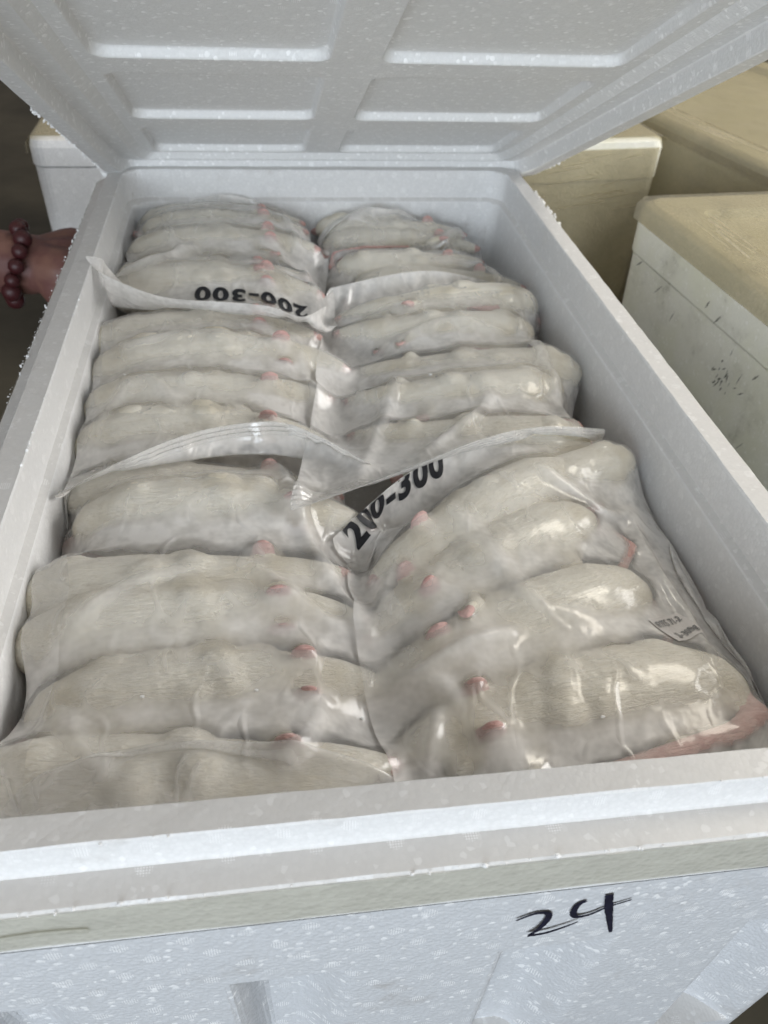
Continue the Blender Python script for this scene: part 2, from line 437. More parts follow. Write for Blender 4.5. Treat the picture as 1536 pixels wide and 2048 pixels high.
# ------------------------------------------------------------------ the lid, tipped up over the box
PH = 0.4564; YAW = 0.0086
H = Vector((math.sin(YAW), -math.cos(YAW), 0)); Xl = Vector((math.cos(YAW), math.sin(YAW), 0))
Vl = H * math.cos(PH) + Vector((0, 0, 1)) * math.sin(PH)
Nl = H * math.sin(PH) - Vector((0, 0, 1)) * math.cos(PH)
lid = empty('box_lid')
lid.matrix_world = Matrix(((Xl.x, Vl.x, Nl.x, 0.0095), (Xl.y, Vl.y, Nl.y, 0.7406), (Xl.z, Vl.z, Nl.z, -0.0148), (0, 0, 0, 1)))
tag(lid, 'white foam lid tipped up over the open box, recessed panels on its underside', 'lid')
LV = 0.775; XA, XB, XI, XF = 0.2279, 0.2135, 0.1951, 0.1880
def lring(x, y0, y1, w, wob=0.0):
    t = densify(rrect(-1, 1, 0, 1, 0.06, 5), 0.05)
    return [(px * x + (random.random() - .5) * wob, y0 + py * (y1 - y0) + (random.random() - .5) * wob, w) for px, py in t]
TOPW = -0.048
rr = [lring(0.205, 0.02, LV - 0.02, TOPW), lring(XA - 0.003, 0.003, LV - 0.003, TOPW + 0.004), lring(XA, 0.0, LV, TOPW + 0.012), lring(XA, 0.0, LV, -0.001, 0.0008),
      lring(XA - 0.001, 0.001, LV - 0.001, 0.0, 0.0006), lring(XB + 0.0006, 0.0150, LV - 0.0150, 0.0, 0.0004), lring(XB, 0.0156, LV - 0.0156, -0.0008),
      lring(XB - 0.0014, 0.017, LV - 0.017, -0.0134), lring(XB - 0.0022, 0.0175, LV - 0.0175, -0.0142), lring(XI + 0.0006, 0.0215, LV - 0.0215, -0.0142, 0.0004), lring(XI, 0.0222, LV - 0.0222, -0.0150),
      lring(XF, 0.0255, LV - 0.0255, -0.0205)]
v, f = sweep(rr, close_first=True)
lidrim = mesh_obj('lid_shell', v, f, foam_lid, lid)
b = bmesh.new(); b.from_mesh(lidrim.data); bmesh.ops.recalc_face_normals(b, faces=b.faces); b.to_mesh(lidrim.data); b.free()
# floor grid of the lid with recessed panels (rounded corners)
def panel_depth(u, vv):
    d = 0.0
    for (a, c) in ((-0.176, -0.026), (0.010, 0.176)):
        for k in range(5):
            v0 = 0.036 + 0.1725 * k - 0.03; v1 = v0 + 0.136
            v0 = max(v0, 0.030)
            if v1 > LV - 0.03: continue
            r = 0.012
            qx = max(a + r - u, 0, u - (c - r)); qy = max(v0 + r - vv, 0, vv - (v1 - r))
            sd = r - math.hypot(qx, qy)
            # the hinge-side wall of every panel is a visible step, so it stays narrow
            t = min(1, max(0, sd / 0.0022 + 0.5))
            d = max(d, t * t * (3 - 2 * t))
    return d
def lid_axis(lo, hi, marks, fine=0.0007, coarse=0.009):
    xs = set([round(lo, 5), round(hi, 5)])
    x = lo
    while x < hi:
        near = min(abs(x - m) for m in marks)
        x += fine if near < 0.004 else (0.002 if near < 0.013 else coarse)
        if x < hi: xs.add(round(x, 5))
    return sorted(xs)
us = lid_axis(-XF - 0.0004, XF + 0.0004, [-0.176, -0.026, 0.010, 0.176])
vm = []
for k in range(5):
    vm += [max(0.006 + 0.1725 * k, 0.030), 0.142 + 0.1725 * k]
vs = lid_axis(0.0251, LV - 0.0251, vm)
V = [(u, vv, -0.0204 - 0.0068 * panel_depth(u, vv)) for vv in vs for u in us]
nu = len(us)
F = [(j * nu + i, (j + 1) * nu + i, (j + 1) * nu + i + 1, j * nu + i + 1) for j in range(len(vs) - 1) for i in range(nu - 1)]
inner = mesh_obj('lid_panel_sheet', V, [tuple(reversed(q)) for q in F], foam_lid, lid, True)
# torn fringe of foam along the broken edges of the lid
def fringe(name, path, parent, n, size, spread, seed):
    r = random.Random(seed)
    bm = bmesh.new()
    for _ in range(n):
        t = r.random() * (len(path) - 1); i = int(t); fr = t - i
        p = Vector(path[i]).lerp(Vector(path[i + 1]), fr) + Vector([(r.random() - .5) * spread for _ in range(3)])
        s = size * (0.35 + r.random() ** 2)
        ret = bmesh.ops.create_icosphere(bm, subdivisions=1, radius=s)
        sc = Vector((0.6 + r.random(), 0.6 + r.random(), 0.5 + r.random()))
        for q in ret['verts']:
            q.co = Vector((q.co.x * sc.x, q.co.y * sc.y, q.co.z * sc.z)) * (0.75 + 0.5 * r.random()) + p
    o = bm_obj(name, bm, crumb_mat, parent)
    o['kind'] = 'stuff'
    return o
fringe('torn_edge', [(-XA, 0.0, -0.001), (-XA, 0.30, -0.001)], lid, 260, 0.0010, 0.0035, 1)
fringe('torn_edge', [(XA, 0.0, -0.002), (XA, 0.12, -0.002)], lid, 60, 0.0012, 0.003, 2)
fringe('torn_edge', [(-XA, 0.02, -0.001), (-XA - 0.004, 0.02, -0.002)], lid, 6, 0.003, 0.004, 5)
fringe('torn_edge', [local((HW + LIPX + STEP, 0.70, -0.0155)), local((HW + LIPX + STEP, 0.60, -0.0155))], box, 80, 0.0013, 0.003, 3)
fringe('torn_edge', [local((-HW - LIPX - STEP, 0.70, -0.0155)), local((-HW - LIPX - STEP, 0.30, -0.0155))], box, 110, 0.0007, 0.0020, 4)
fringe('torn_edge', [local((-HW, -LIPY - STEP, -0.0155)), local((HW, -LIPY - STEP, -0.0155))], box, 46, 0.0007, 0.0012, 6)
fringe('torn_edge', [local((-HW, -LIPY, 0.0)), local((HW, -LIPY, 0.0))], box, 18, 0.0006, 0.0008, 8)
fringe('torn_edge', [local((-HW, 0.02, 0.0)), local((-HW, 0.6, 0.0))], box, 60, 0.0006, 0.0008, 9)

# ------------------------------------------------------------------ closed boxes standing round it
glint_mat = plain('tape_glint', (0.80, 0.72, 0.52), 0.10, 0.8, 0.2, 200, 0.1)
scuff_mat = plain('scuff_grime', (0.27, 0.27, 0.235), 0.8, 0.1, 0.4, 300, 0.0)
def closed_box(loc, rz, w, l, top, seam, label, wrap=False, old_foam=old_foam):
    """w, l across and along; loc is the front-left corner on the floor"""
    root = empty('closed_foam_box', (loc[0], loc[1], FLOOR_Z), rz)
    tag(root, label, 'foam box', 'closed foam boxes around the open one')
    h = top - FLOOR_Z
    def rg(o, z, r=0.018):
        return [(w / 2 + (x - w / 2) * (w / 2 + o) / (w / 2), l / 2 + (y - l / 2) * (l / 2 + o) / (l / 2), z) for x, y in densify(rrect(0, w, 0, l, 0.018, 5), 0.05)]
    zs = h - seam
    v, f = sweep([rg(-0.012, 0.0), rg(-0.008, 0.01), rg(-0.002, zs - 0.001), rg(-0.004, zs)], close_first=True, close_last=True)
    mesh_obj('box_wall', v, f, old_foam, root)
    v, f = sweep([rg(-0.004, zs + 0.0012), rg(-0.0005, zs + 0.002), rg(0.0, h - 0.012), rg(-0.002, h - 0.004), rg(-0.008, h), rg(-0.045, h, 0.012), rg(-0.047, h - 0.009, 0.012)], close_first=True, close_last=True)
    mesh_obj('lid', v, f, old_foam, root)
    # clear brown tape lapped over the lid and down the side
    n = 22
    random.seed(int(loc[0] * 1000) % 97)
    V, F = [], []
    prof = [(-0.0016, zs - 0.03), (-0.0018, h - 0.02), (-0.0012, h - 0.006), (0.006, h + 0.0012), (0.046, h + 0.0016), (0.058, h - 0.006), (w - 0.058, h - 0.006), (w - 0.046, h + 0.0016), (w - 0.006, h + 0.0012), (w + 0.0012, h - 0.006), (w + 0.0018, zs - 0.03)]
    for j in range(n):
        y = l * (0.006 + 0.988 * j / (n - 1))
        flat = y < 0.05 or y > l - 0.05
        for q, (x, z) in enumerate(prof):
            if flat and 3 < q < 8: z = h + 0.0018
            V.append((x + (random.random() - .5) * 0.0006, y, z + (random.random() - .5) * 0.0008 * (2 < q < 8)))
    m = len(prof)
    for j in range(n - 1):
        for q in range(m - 1):
            if q in (0, m - 2): continue
            F.append((j * m + q, (j + 1) * m + q, (j + 1) * m + q + 1, j * m + q + 1))
    mesh_obj('packing_tape', V, F, wrap_tape, root, True)
    # thin raised strips: golden glints on the wrinkled tape put into their colour
    rf = random.Random(int(abs(loc[1]) * 1000))
    V, F = [], []
    def glint_strip(pts, wd):
        o = len(V)
        for p, d_ in pts:
            V.append(p); V.append(tuple(a + b_ * wd for a, b_ in zip(p, d_)))
        for k in range(len(pts) - 1): F.append((o + 2 * k, o + 2 * k + 1, o + 2 * k + 3, o + 2 * k + 2))
    for _ in range(26):
        y0 = l * (0.08 + 0.8 * rf.random()); x0 = 0.012 + 0.03 * rf.random(); ln = 0.02 + 0.07 * rf.random(); sl = (rf.random() - .3) * 0.25
        glint_strip([((x0 + sl * ln * k / 5 + 0.0006 * rf.random(), y0 + ln * k / 5, h + 0.0024), (0.8, 0, 0.6)) for k in range(6)], 0.0006 + 0.0012 * rf.random())
    if wrap:
        for _ in range(16):
            x0 = w * (0.45 + 0.4 * rf.random()); z0_ = h - 0.015 - 0.07 * rf.random(); ln = 0.02 + 0.05 * rf.random()
            glint_strip([((x0 + ln * k / 5, -0.0028, z0_ + 0.006 * k / 5 + 0.0008 * rf.random()), (0, -0.5, 0.8)) for k in range(6)], 0.0006 + 0.0010 * rf.random())
    mesh_obj('tape_glint', V, F, glint_mat, root)['kind'] = 'stuff'
    if wrap:
        z0, z1 = 0.02, h - 0.010
        V = [(x, -0.0016 - 0.0006 * random.random(), z0 + (z1 - z0) * k / 10) for k in range(11) for x in np.linspace(0.012, w - 0.012, 12)]
        F = [(k * 12 + i, k * 12 + i + 1, (k + 1) * 12 + i + 1, (k + 1) * 12 + i) for k in range(10) for i in range(11)]
        mesh_obj('packing_tape', V, F, wrap_tape, root, True)
        V = [(-0.0016 - 0.0006 * random.random(), y, z0 + (z1 - z0) * k / 10) for k in range(11) for y in np.linspace(0.012, l - 0.012, 12)]
        mesh_obj('packing_tape', V, F, wrap_tape, root, True)
    return root
c5, s5 = math.cos(R(5.5)), math.sin(R(5.5))
cl = 0.74
bC = (0.321 + s5 * cl, 0.640 - c5 * cl)
long_box = closed_box(bC, R(5.5), 0.42, cl, 0.0, 0.053, 'yellowed foam box with taped lid standing close along the open box')
closed_box((0.055, 0.792), R(8), 0.392, 0.62, 0.0, 0.050, 'yellowed foam box with taped lid right behind the open box hinge', True)
closed_box((0.534, 0.700), R(13), 0.42, 0.62, -0.003, 0.055, 'taped foam box with its end facing the long taped box', True)
closed_box((-0.345, 0.93), R(1), 0.34, 0.55, -0.03, 0.036, 'whiter closed foam box beside the dark floor behind the hand', False, foam[1])

# black scuffs on the side of the long box
r = random.Random(12)
V, F = [], []
for k in range(34):
    if k < 24: yc, zc, ln = 0.522 + 0.014 * r.gauss(0, 1) * 0.6, 0.236 + 0.012 * r.gauss(0, 1), 0.003 + 0.006 * r.random()
    else: yc, zc, ln = (0.50, 0.482, 0.492, 0.573, 0.553, 0.655, 0.70, 0.62, 0.47, 0.44)[k - 24], (0.250, 0.262, 0.240, 0.285, 0.280, 0.262, 0.270, 0.25, 0.20, 0.25)[k - 24], 0.008 + 0.012 * r.random()
    a = R(-62 + 26 * (r.random() - .5) * 2); dy, dz = math.cos(a) * ln / 2, math.sin(a) * ln / 2; wd = 0.0003 + 0.0006 * r.random()
    x = -0.0026
    o = len(V)
    V += [(x, yc - dy, zc - dz), (x, yc + wd, zc + wd), (x, yc + dy, zc + dz), (x, yc - wd, zc - wd)]
    F.append((o, o + 1, o + 2, o + 3))
mesh_obj('scuff_mark', V, F, scuff_mat, long_box)['kind'] = 'stuff'

# ------------------------------------------------------------------ rats
def chain(pts, step=0.35):
    """(x,y,z,r) control points -> spheres along the polyline"""
    out = []
    for a, c in zip(pts[:-1], pts[1:]):
        a = np.array(a, float); c = np.array(c, float)
        d = np.linalg.norm(c[:3] - a[:3]); k = max(1, int(d / (step * max(min(a[3], c[3]), 0.0008))))
        for i in range(k): out.append(a + (c - a) * i / k)
    out.append(np.array(pts[-1], float))
    return out
ICO = None
def ico():
    global ICO
    if ICO is None:
        bm = bmesh.new(); bmesh.ops.create_icosphere(bm, subdivisions=2, radius=1.0)
        ICO = (np.array([v.co[:] for v in bm.verts]), [tuple(v.index for v in fc.verts) for fc in bm.faces]); bm.free()
    return ICO
def blob_mesh(name, blobs, voxel, mat, attr=None, smooth_it=6):
    """blobs: list of (x,y,z,r, sx,sy,sz, kind). Fused into one continuous skin by a voxel remesh."""
    iv, fc = ico()
    V = []; F = []
    for bl in blobs:
        o = len(V)
        pts = iv * np.array(bl[4:7]) * bl[3] + np.array(bl[:3])
        V += pts.tolist(); F += [(a + o, b_ + o, c + o) for a, b_, c in fc]
    me = bpy.data.meshes.new(name + '_src'); me.from_pydata(V, [], F); me.update()
    o = bpy.data.objects.new(name + '_src', me); COL.objects.link(o)
    m = o.modifiers.new('r', 'REMESH'); m.mode = 'VOXEL'; m.voxel_size = voxel
    s = o.modifiers.new('s', 'SMOOTH'); s.factor = 0.5; s.iterations = smooth_it
    dg = bpy.context.evaluated_depsgraph_get()
    me2 = bpy.data.meshes.new_from_object(o.evaluated_get(dg)); me2.name = name
    bpy.data.objects.remove(o); bpy.data.meshes.remove(me)
    me2.polygons.foreach_set('use_smooth', [True] * len(me2.polygons))
    me2.materials.clear(); me2.materials.append(mat)
    if attr:
        co = np.empty(len(me2.vertices) * 3); me2.vertices.foreach_get('co', co); co = co.reshape(-1, 3)
        best = np.full(len(co), 1e9); kind = np.zeros(len(co))
        for bl in blobs:
            d = np.linalg.norm((co - np.array(bl[:3])) / (np.array(bl[4:7])), axis=1) - bl[3]
            w = d < best; best[w] = d[w]; kind[w] = bl[7]
        a = me2.attributes.new(attr, 'FLOAT', 'POINT'); a.data.foreach_set('value', kind)
    return me2
def rat_blobs(variant=0):
    bl = []
    v = {3: 0, 4: 1}.get(variant, variant)
    bend = (0.010, -0.006, 0.004)[v]
    def sp(x): return bend * (1 - (x / 0.09) ** 2) * 1.0
    prof = [(-0.080, 0.011), (-0.070, 0.0185), (-0.052, 0.0235), (-0.025, 0.0245), (0.0, 0.0232), (0.022, 0.0205), (0.040, 0.0178), (0.052, 0.0165), (0.064, 0.0152), (0.075, 0.0122), (0.086, 0.0085), (0.094, 0.0052), (0.0975, 0.0034)]
    for q in chain([(x, sp(x), -0.001 * (x > 0.06), r) for x, r in prof], 0.22):
        body = q[0] < 0.05
        bl.append((*q[:3], q[3], 1.0, 1.0, 0.93 if body else 0.96, 1.0 if q[0] > 0.0915 else 0.0))
    K = 0.0
    # haunch, shoulder, cheeks
    rl = random.Random(90 + v)
    for _ in range(9):
        x_ = -0.065 + rl.random() * 0.09; a_ = rl.random() * 6.28; q_ = 0.011 + 0.003 * rl.random()
        bl.append((x_, sp(x_) + q_ * math.cos(a_), q_ * 0.93 * math.sin(a_), 0.0112 + 0.002 * rl.random(), 1.4, 1, 1, 0.0))
    bl.append((-0.050, -0.009 + sp(-.05), -0.003, 0.0185, 1.2, 1, 0.95, K)); bl.append((0.028, -0.006 + sp(.03), -0.004, 0.0160, 1.1, 1, 0.9, K))
    bl.append((0.062, -0.004, -0.003, 0.0135, 1, 1, 0.9, K))
    def limb(pts, kind): 
        for q in chain(pts, 0.3): bl.append((*q[:3], q[3], 1, 1, 1, kind))
    # hind foot and toes
    hx = (-0.040, -0.052, -0.035)[v]
    limb([(hx, -0.020, -0.006, 0.010), (hx + 0.008, -0.029, -0.009, 0.0055)], 0.0)
    limb([(hx + 0.008, -0.029, -0.009, 0.0042), (hx + 0.030, -0.033, -0.007, 0.0032)], 1.0)
    for k in range(5): limb([(hx + 0.030, -0.033, -0.007, 0.0018), (hx + 0.039, -0.0375 + 0.0024 * k, -0.006, 0.0013)], 1.0)
    # fore paws
    for fx, fy, fz in (((0.045, -0.030, 0.010), (0.052, -0.026, -0.012)), ((0.036, -0.030, 0.000), (0.056, -0.022, -0.010)), ((0.050, -0.034, 0.004), (0.044, -0.030, -0.012)))[v]:
        limb([(0.030, -0.012, -0.003, 0.0080), ((0.030 + fx) / 2, (fy - 0.016) / 2 - 0.003, fz * 0.6, 0.0055), (fx, fy, fz, 0.0034)], 0.0)
        limb([(fx, fy, fz, 0.0030), (fx + 0.005, fy - 0.004, fz + 0.001, 0.0028)], 1.0)
        for k in range(4): limb([(fx + 0.005, fy - 0.004, fz + 0.001, 0.0016), (fx + 0.0105 - 0.001 * abs(k - 1.5), fy - 0.0075 + 0.0026 * k, fz + 0.0015, 0.0012)], 1.0)
    # ears: thin upright shells either side of the crown
    ek = 0.0 if variant == 4 else 1.0
    for s, z0 in ((1, 0.0115), (-1, 0.0100))[:1 + (variant in (0, 3))]:
        if variant == 4: z0 -= 0.006
        bl.append((0.049, s * 0.0105 + sp(.05), z0 + 0.0035, 0.0088, 0.85, 0.29, 1.0, ek))
        bl.append((0.050, s * 0.0100 + sp(.05), z0 - 0.002, 0.0048, 1.0, 0.7, 1.0, 0.4 * ek))
    # tail curled back along the flank
    tails = [[(-0.082, 0.002, -0.006), (-0.096, -0.006, -0.012), (-0.092, -0.026, -0.014), (-0.060, -0.040, -0.015), (-0.01, -0.042, -0.016), (0.04, -0.040, -0.017)],
             [(-0.082, 0.0, -0.006), (-0.094, 0.008, -0.014), (-0.088, 0.026, -0.016), (-0.05, 0.034, -0.017), (0.01, 0.034, -0.018)],
             [(-0.082, 0.0, -0.006), (-0.097, -0.002, -0.014), (-0.098, -0.020, -0.018), (-0.080, -0.034, -0.018), (-0.03, -0.038, -0.018)]][v]
    if variant == 3: tails = [(-0.084, -0.004, -0.002), (-0.082, -0.016, 0.006), (-0.062, -0.0240, 0.010), (-0.03, -0.0260, 0.0085), (0.0, -0.0265, 0.005), (0.02, -0.0260, 0.000)]
    n = len(tails)
    limb([(*p, (0.0064 if variant == 3 else 0.0052) * (1 - (0.5 if variant == 3 else 0.72) * i / (n - 1))) for i, p in enumerate(tails)], 1.0)
    return bl
RATM = {}
for v_ in range(5):
    bl = rat_blobs(v_)
    RATM[(v_, 0)] = blob_mesh('rat_body', bl, 0.0015, fur, 'skin', 4)
    me = RATM[(v_, 0)].copy()
    bmm = bmesh.new(); bmm.from_mesh(me)
    for vv in bmm.verts: vv.co.y = -vv.co.y
    bmesh.ops.reverse_faces(bmm, faces=bmm.faces); bmm.to_mesh(me); bmm.free()
    RATM[(v_, 1)] = me

GRID = 0.002
GX0, GY0 = -0.21, -0.02
GW, GH = int(0.42 / GRID), int(0.76 / GRID)
FLOORH = -0.088
Hmap = np.full((GH, GW), FLOORH)
def splat(P):
    ix = ((P[:, 0] - GX0) / GRID).astype(int); iy = ((P[:, 1] - GY0) / GRID).astype(int)
    ok = (ix >= 0) & (ix < GW) & (iy >= 0) & (iy < GH)
    np.maximum.at(Hmap, (iy[ok], ix[ok]), P[ok, 2])
RATS_IN = {}
def rat(bag, x, y, ztop, ang, v, mirror, scale, label, roll=0.0, group=None, fat=1.0):
    o = bpy.data.objects.new('rat', RATM[(v, mirror)]); COL.objects.link(o)
    m = Matrix.Rotation(R(ang), 4, 'Z') @ Matrix.Diagonal((1.0, fat, 1.0, 1.0)) @ Matrix.Rotation(R(roll), 4, 'X') @ Matrix.Scale(scale, 4)
    o.matrix_world = Matrix.Translation((x, y, ztop - 0.0235 * scale)) @ m
    tag(o, label, 'rat', group)
    me = o.data
    co = np.empty(len(me.vertices) * 3); me.vertices.foreach_get('co', co); co = co.reshape(-1, 3)
    M = np.array(o.matrix_world)
    splat(co @ M[:3, :3].T + M[:3, 3])
    return o
ORD = ['first', 'second', 'third', 'fourth', 'fifth', 'sixth', 'seventh']
def row(bag, ys, x, ztop, heads_right, where, seed, scale=1.0, spread=6, earless=False, fat=1.06):
    r = random.Random(seed)
    for i, y in enumerate(ys):
        v = 4 if earless else (0, 2, 1)[r.randrange(3)]
        ang = (0 if heads_right else 180) + (r.random() - .5) * 2 * spread
        mir = 0 if heads_right else 1
        rat(bag, x + (r.random() - .5) * 0.024, y + (r.random() - .5) * 0.012, ztop + (r.random() - .5) * 0.010, ang, v, mir, scale * (0.92 + 0.14 * r.random()),
            'white rat, %s from the front wall %s' % (ORD[i], where), roll=(r.random() - .4) * 70, group='frozen white rats in bags', fat=fat * (0.92 + 0.16 * r.random()))
W3 = 'in the bag whose edge bulges beside the sticker bag'
row('L3', [0.040, 0.084, 0.126, 0.167, 0.208, 0.250], -0.108, -0.030, True, 'in the bulging six-rat bag', 5)
row('L2', [0.298, 0.344, 0.390, 0.440], -0.108, -0.026, True, 'in the curved-zip bag', 8, fat=1.14)
row('L1', [0.520, 0.563, 0.606, 0.649, 0.690], -0.108, -0.024, True, 'in the bag pulled over the rim', 21, 0.94)
row('R2', [0.290, 0.345, 0.400, 0.452, 0.502], 0.088, -0.030, False, 'in the straight-zip cloudy bag', 31, 0.97, earless=True, fat=1.22)
row('R1b', [0.560, 0.600], 0.090, -0.040, True, 'in the small bag behind the cloudy one', 41, 0.86)
row('R1', [0.655, 0.690], 0.072, -0.038, True, 'in the loose bag under the hinge', 43, 0.86, 8)
for i, (x, y, z, a, v, sc, ro, ft) in enumerate([(0.082, 0.056, -0.031, 187, 3, 1.04, 0, 1.12), (0.066, 0.110, -0.031, 200, 2, 0.98, -12, 1.18), (0.060, 0.158, -0.027, 209, 0, 0.96, 20, 1.12), (0.066, 0.202, -0.026, 212, 2, 0.94, -5, 1.06), (0.112, 0.238, -0.031, 200, 1, 0.86, -8, 1.0)]):
    rat('R3', x, y, z, a, v, 1, sc, 'slanting white rat, %s from the front wall in the stickered bag' % ORD[i], roll=ro, group='frozen white rats in bags', fat=ft)
RAT_H = Hmap.copy()

# ------------------------------------------------------------------ film draped over each bag's rats (position-based cloth)
def fill(Hm):
    P = np.pad(Hm, 1, mode='edge')
    st = np.stack([P[1 + i:1 + i + GH, 1 + j:1 + j + GW] for i in (-1, 0, 1) for j in (-1, 0, 1)])
    mx = st.max(0)
    # close single-cell holes, soften
    P = np.pad(mx, 1, mode='edge')
    st = np.stack([P[1 + i:1 + i + GH, 1 + j:1 + j + GW] for i in (-1, 0, 1) for j in (-1, 0, 1)])
    er = st.min(0)
    P = np.pad(np.maximum(er, Hm), 1, mode='edge')
    st = np.stack([P[1 + i:1 + i + GH, 1 + j:1 + j + GW] for i in (-1, 0, 1) for j in (-1, 0, 1)])
    return np.maximum(st.mean(0), np.maximum(er, Hm) - 0.0015)
def in_poly(pts, X, Y):
    ins = np.zeros(X.shape, bool); n = len(pts)
    for i in range(n):
        (x0, y0), (x1, y1) = pts[i], pts[(i + 1) % n]
        c = ((y0 > Y) != (y1 > Y)) & (X < (x1 - x0) * (Y - y0) / (y1 - y0 + 1e-12) + x0)
        ins ^= c
    return ins
def membrane(Hm, poly, sag=0.000010, n=480):
    """taut skin over the rats inside the bag's outline (obstacle problem)"""
    YY, XX = np.mgrid[0:GH, 0:GW]
    X = GX0 + (XX + .5) * GRID; Y = GY0 + (YY + .5) * GRID
    m = in_poly(poly, X, Y)
    h = Hm.copy()
    for _ in range(n):
        P = np.pad(h, 1, mode='edge')
        a = (P[:-2, 1:-1] + P[2:, 1:-1] + P[1:-1, :-2] + P[1:-1, 2:]) * 0.25 - sag
        h = np.where(m, np.maximum(Hm, a), Hm)
    return h
def sampler(Hm):
    gy, gx = np.gradient(Hm, GRID)
    def s(P):
        fx = np.clip((P[:, 0] - GX0) / GRID - 0.5, 0, GW - 1.001); fy = np.clip((P[:, 1] - GY0) / GRID - 0.5, 0, GH - 1.001)
        ix = fx.astype(int); iy = fy.astype(int); tx = fx - ix; ty = fy - iy
        ix1 = np.minimum(ix + 1, GW - 1); iy1 = np.minimum(iy + 1, GH - 1)
        def bi(A): return (A[iy, ix] * (1 - tx) + A[iy, ix1] * tx) * (1 - ty) + (A[iy1, ix] * (1 - tx) + A[iy1, ix1] * tx) * ty
        return bi(Hm), bi(gx), bi(gy)
    return s
def curve_at(pts, t):
    pts = np.array(pts, float)
    d = np.r_[0, np.cumsum(np.linalg.norm(np.diff(pts, axis=0), axis=1))]; d /= d[-1]
    # smooth: catmull through linear interpolation of a densified spline
    n = len(pts); out = []
    for tt in t:
        k = min(max(np.searchsorted(d, tt) - 1, 0), n - 2)
        u = (tt - d[k]) / (d[k + 1] - d[k] + 1e-9)
        p0, p1, p2, p3 = pts[max(k - 1, 0)], pts[k], pts[k + 1], pts[min(k + 2, n - 1)]
        out.append(0.5 * ((2 * p1) + (-p0 + p2) * u + (2 * p0 - 5 * p1 + 4 * p2 - p3) * u * u + (-p0 + 3 * p1 - 3 * p2 + p3) * u ** 3))
    return np.array(out)
def drape(corners, res, slack, pins=None, pin_rows=0, steps=150, iters=6, seed=0, zstart=0.004, pucker=0.03, taut=None, ridges=(), back=None, pads=()):
    """corners: front-left, front-right, back-right, back-left in plan; row 0 is the front edge"""
    r = np.random.default_rng(seed)
    c = np.array(corners, float)
    wu = (np.linalg.norm(c[1] - c[0]) + np.linalg.norm(c[2] - c[3])) / 2; wv = (np.linalg.norm(c[3] - c[0]) + np.linalg.norm(c[2] - c[1])) / 2
    nu, nv = int(wu / res) + 1, int(wv / res) + 1
    U, Vv = np.meshgrid(np.linspace(0, 1, nu), np.linspace(0, 1, nv))
    xy = ((1 - U) * (1 - Vv))[..., None] * c[0] + (U * (1 - Vv))[..., None] * c[1] + (U * Vv)[..., None] * c[2] + ((1 - U) * Vv)[..., None] * c[3]
    P = np.concatenate([xy, np.full((nv, nu, 1), zstart)], -1)
    def lowf(k):
        a = np.zeros((nv, nu))
        for _ in range(10):
            fx, fy, ph = r.normal(0, k), r.normal(0, k), r.random() * 6.28
            a += np.cos(6.28 * (U * fx + Vv * fy) + ph)
        return a / 3.2
    P[..., 2] += 0.0012 * lowf(3)
    ex = slack * (1 + pucker * lowf(1.6)); 
    def rest(A, B, E): return np.linalg.norm(A - B, axis=-1) * E
    fl = P.copy(); fl[..., 2] = 0
    ru = rest(fl[:, 1:], fl[:, :-1], ex[:, 1:]); rv = rest(fl[1:], fl[:-1], ex[1:])
    rd1 = rest(fl[1:, 1:], fl[:-1, :-1], ex[1:, 1:]); rd2 = rest(fl[1:, :-1], fl[:-1, 1:], ex[1:, 1:])
    bu = rest(fl[:, 2:], fl[:, :-2], ex[:, 2:]); bv = rest(fl[2:], fl[:-2], ex[2:])
    inv = np.ones((nv, nu, 1))
    tgt = None
    if pins is not None:
        row_t = curve_at(pins, np.linspace(0, 1, nu))
        inv[0] = 0
        tgt = row_t; start = P[0].copy()
    Q = P.copy()
    base = fill(Hmap)
    YY, XX = np.mgrid[0:GH, 0:GW]
    base0 = base.copy()
    for poly, z_ in pads:
        mm = in_poly(poly, GX0 + (XX + .5) * GRID, GY0 + (YY + .5) * GRID)
        base0 = np.where(mm, np.maximum(base0, z_), base0)
    hm = membrane(base0, taut) if taut else base0
    YY, XX = np.mgrid[0:GH, 0:GW]
    gxx = GX0 + (XX + .5) * GRID; gyy = GY0 + (YY + .5) * GRID
    for pts, amp, wd in ridges:
        cp = curve_at([(a, b_, 0) for a, b_ in pts], np.linspace(0, 1, 60))
        ta = np.sin(np.pi * np.clip(np.linspace(0.06, 0.94, 60), 0, 1)) ** 0.6
        dmin = np.full(hm.shape, 1e9); amin = np.zeros(hm.shape)
        for (qx, qy, _), aa in zip(cp, ta):
            dd = np.hypot(gxx - qx, gyy - qy); w_ = dd < dmin; dmin[w_] = dd[w_]; amin[w_] = aa
        hm = hm + 1.6 * amp * amin * np.clip(1 - dmin / (wd * 0.85), 0, 1) ** 1.4 * (hm > -0.075)
    smp = sampler(hm)
    if back is not None:
        inv[-1] = 0
        P[-1] = curve_at(back, np.linspace(0, 1, nu)); Q[-1] = P[-1]
    def con(a, b_, rl, wa, wb, k):
        d = a - b_; ln = np.linalg.norm(d, axis=-1, keepdims=True) + 1e-9
        cr = d * ((ln - rl[..., None]) / ln * k)
        w = wa + wb + 1e-9
        return -cr * wa / w, cr * wb / w
    dt2g = 4.0 * (1 / 110) ** 2
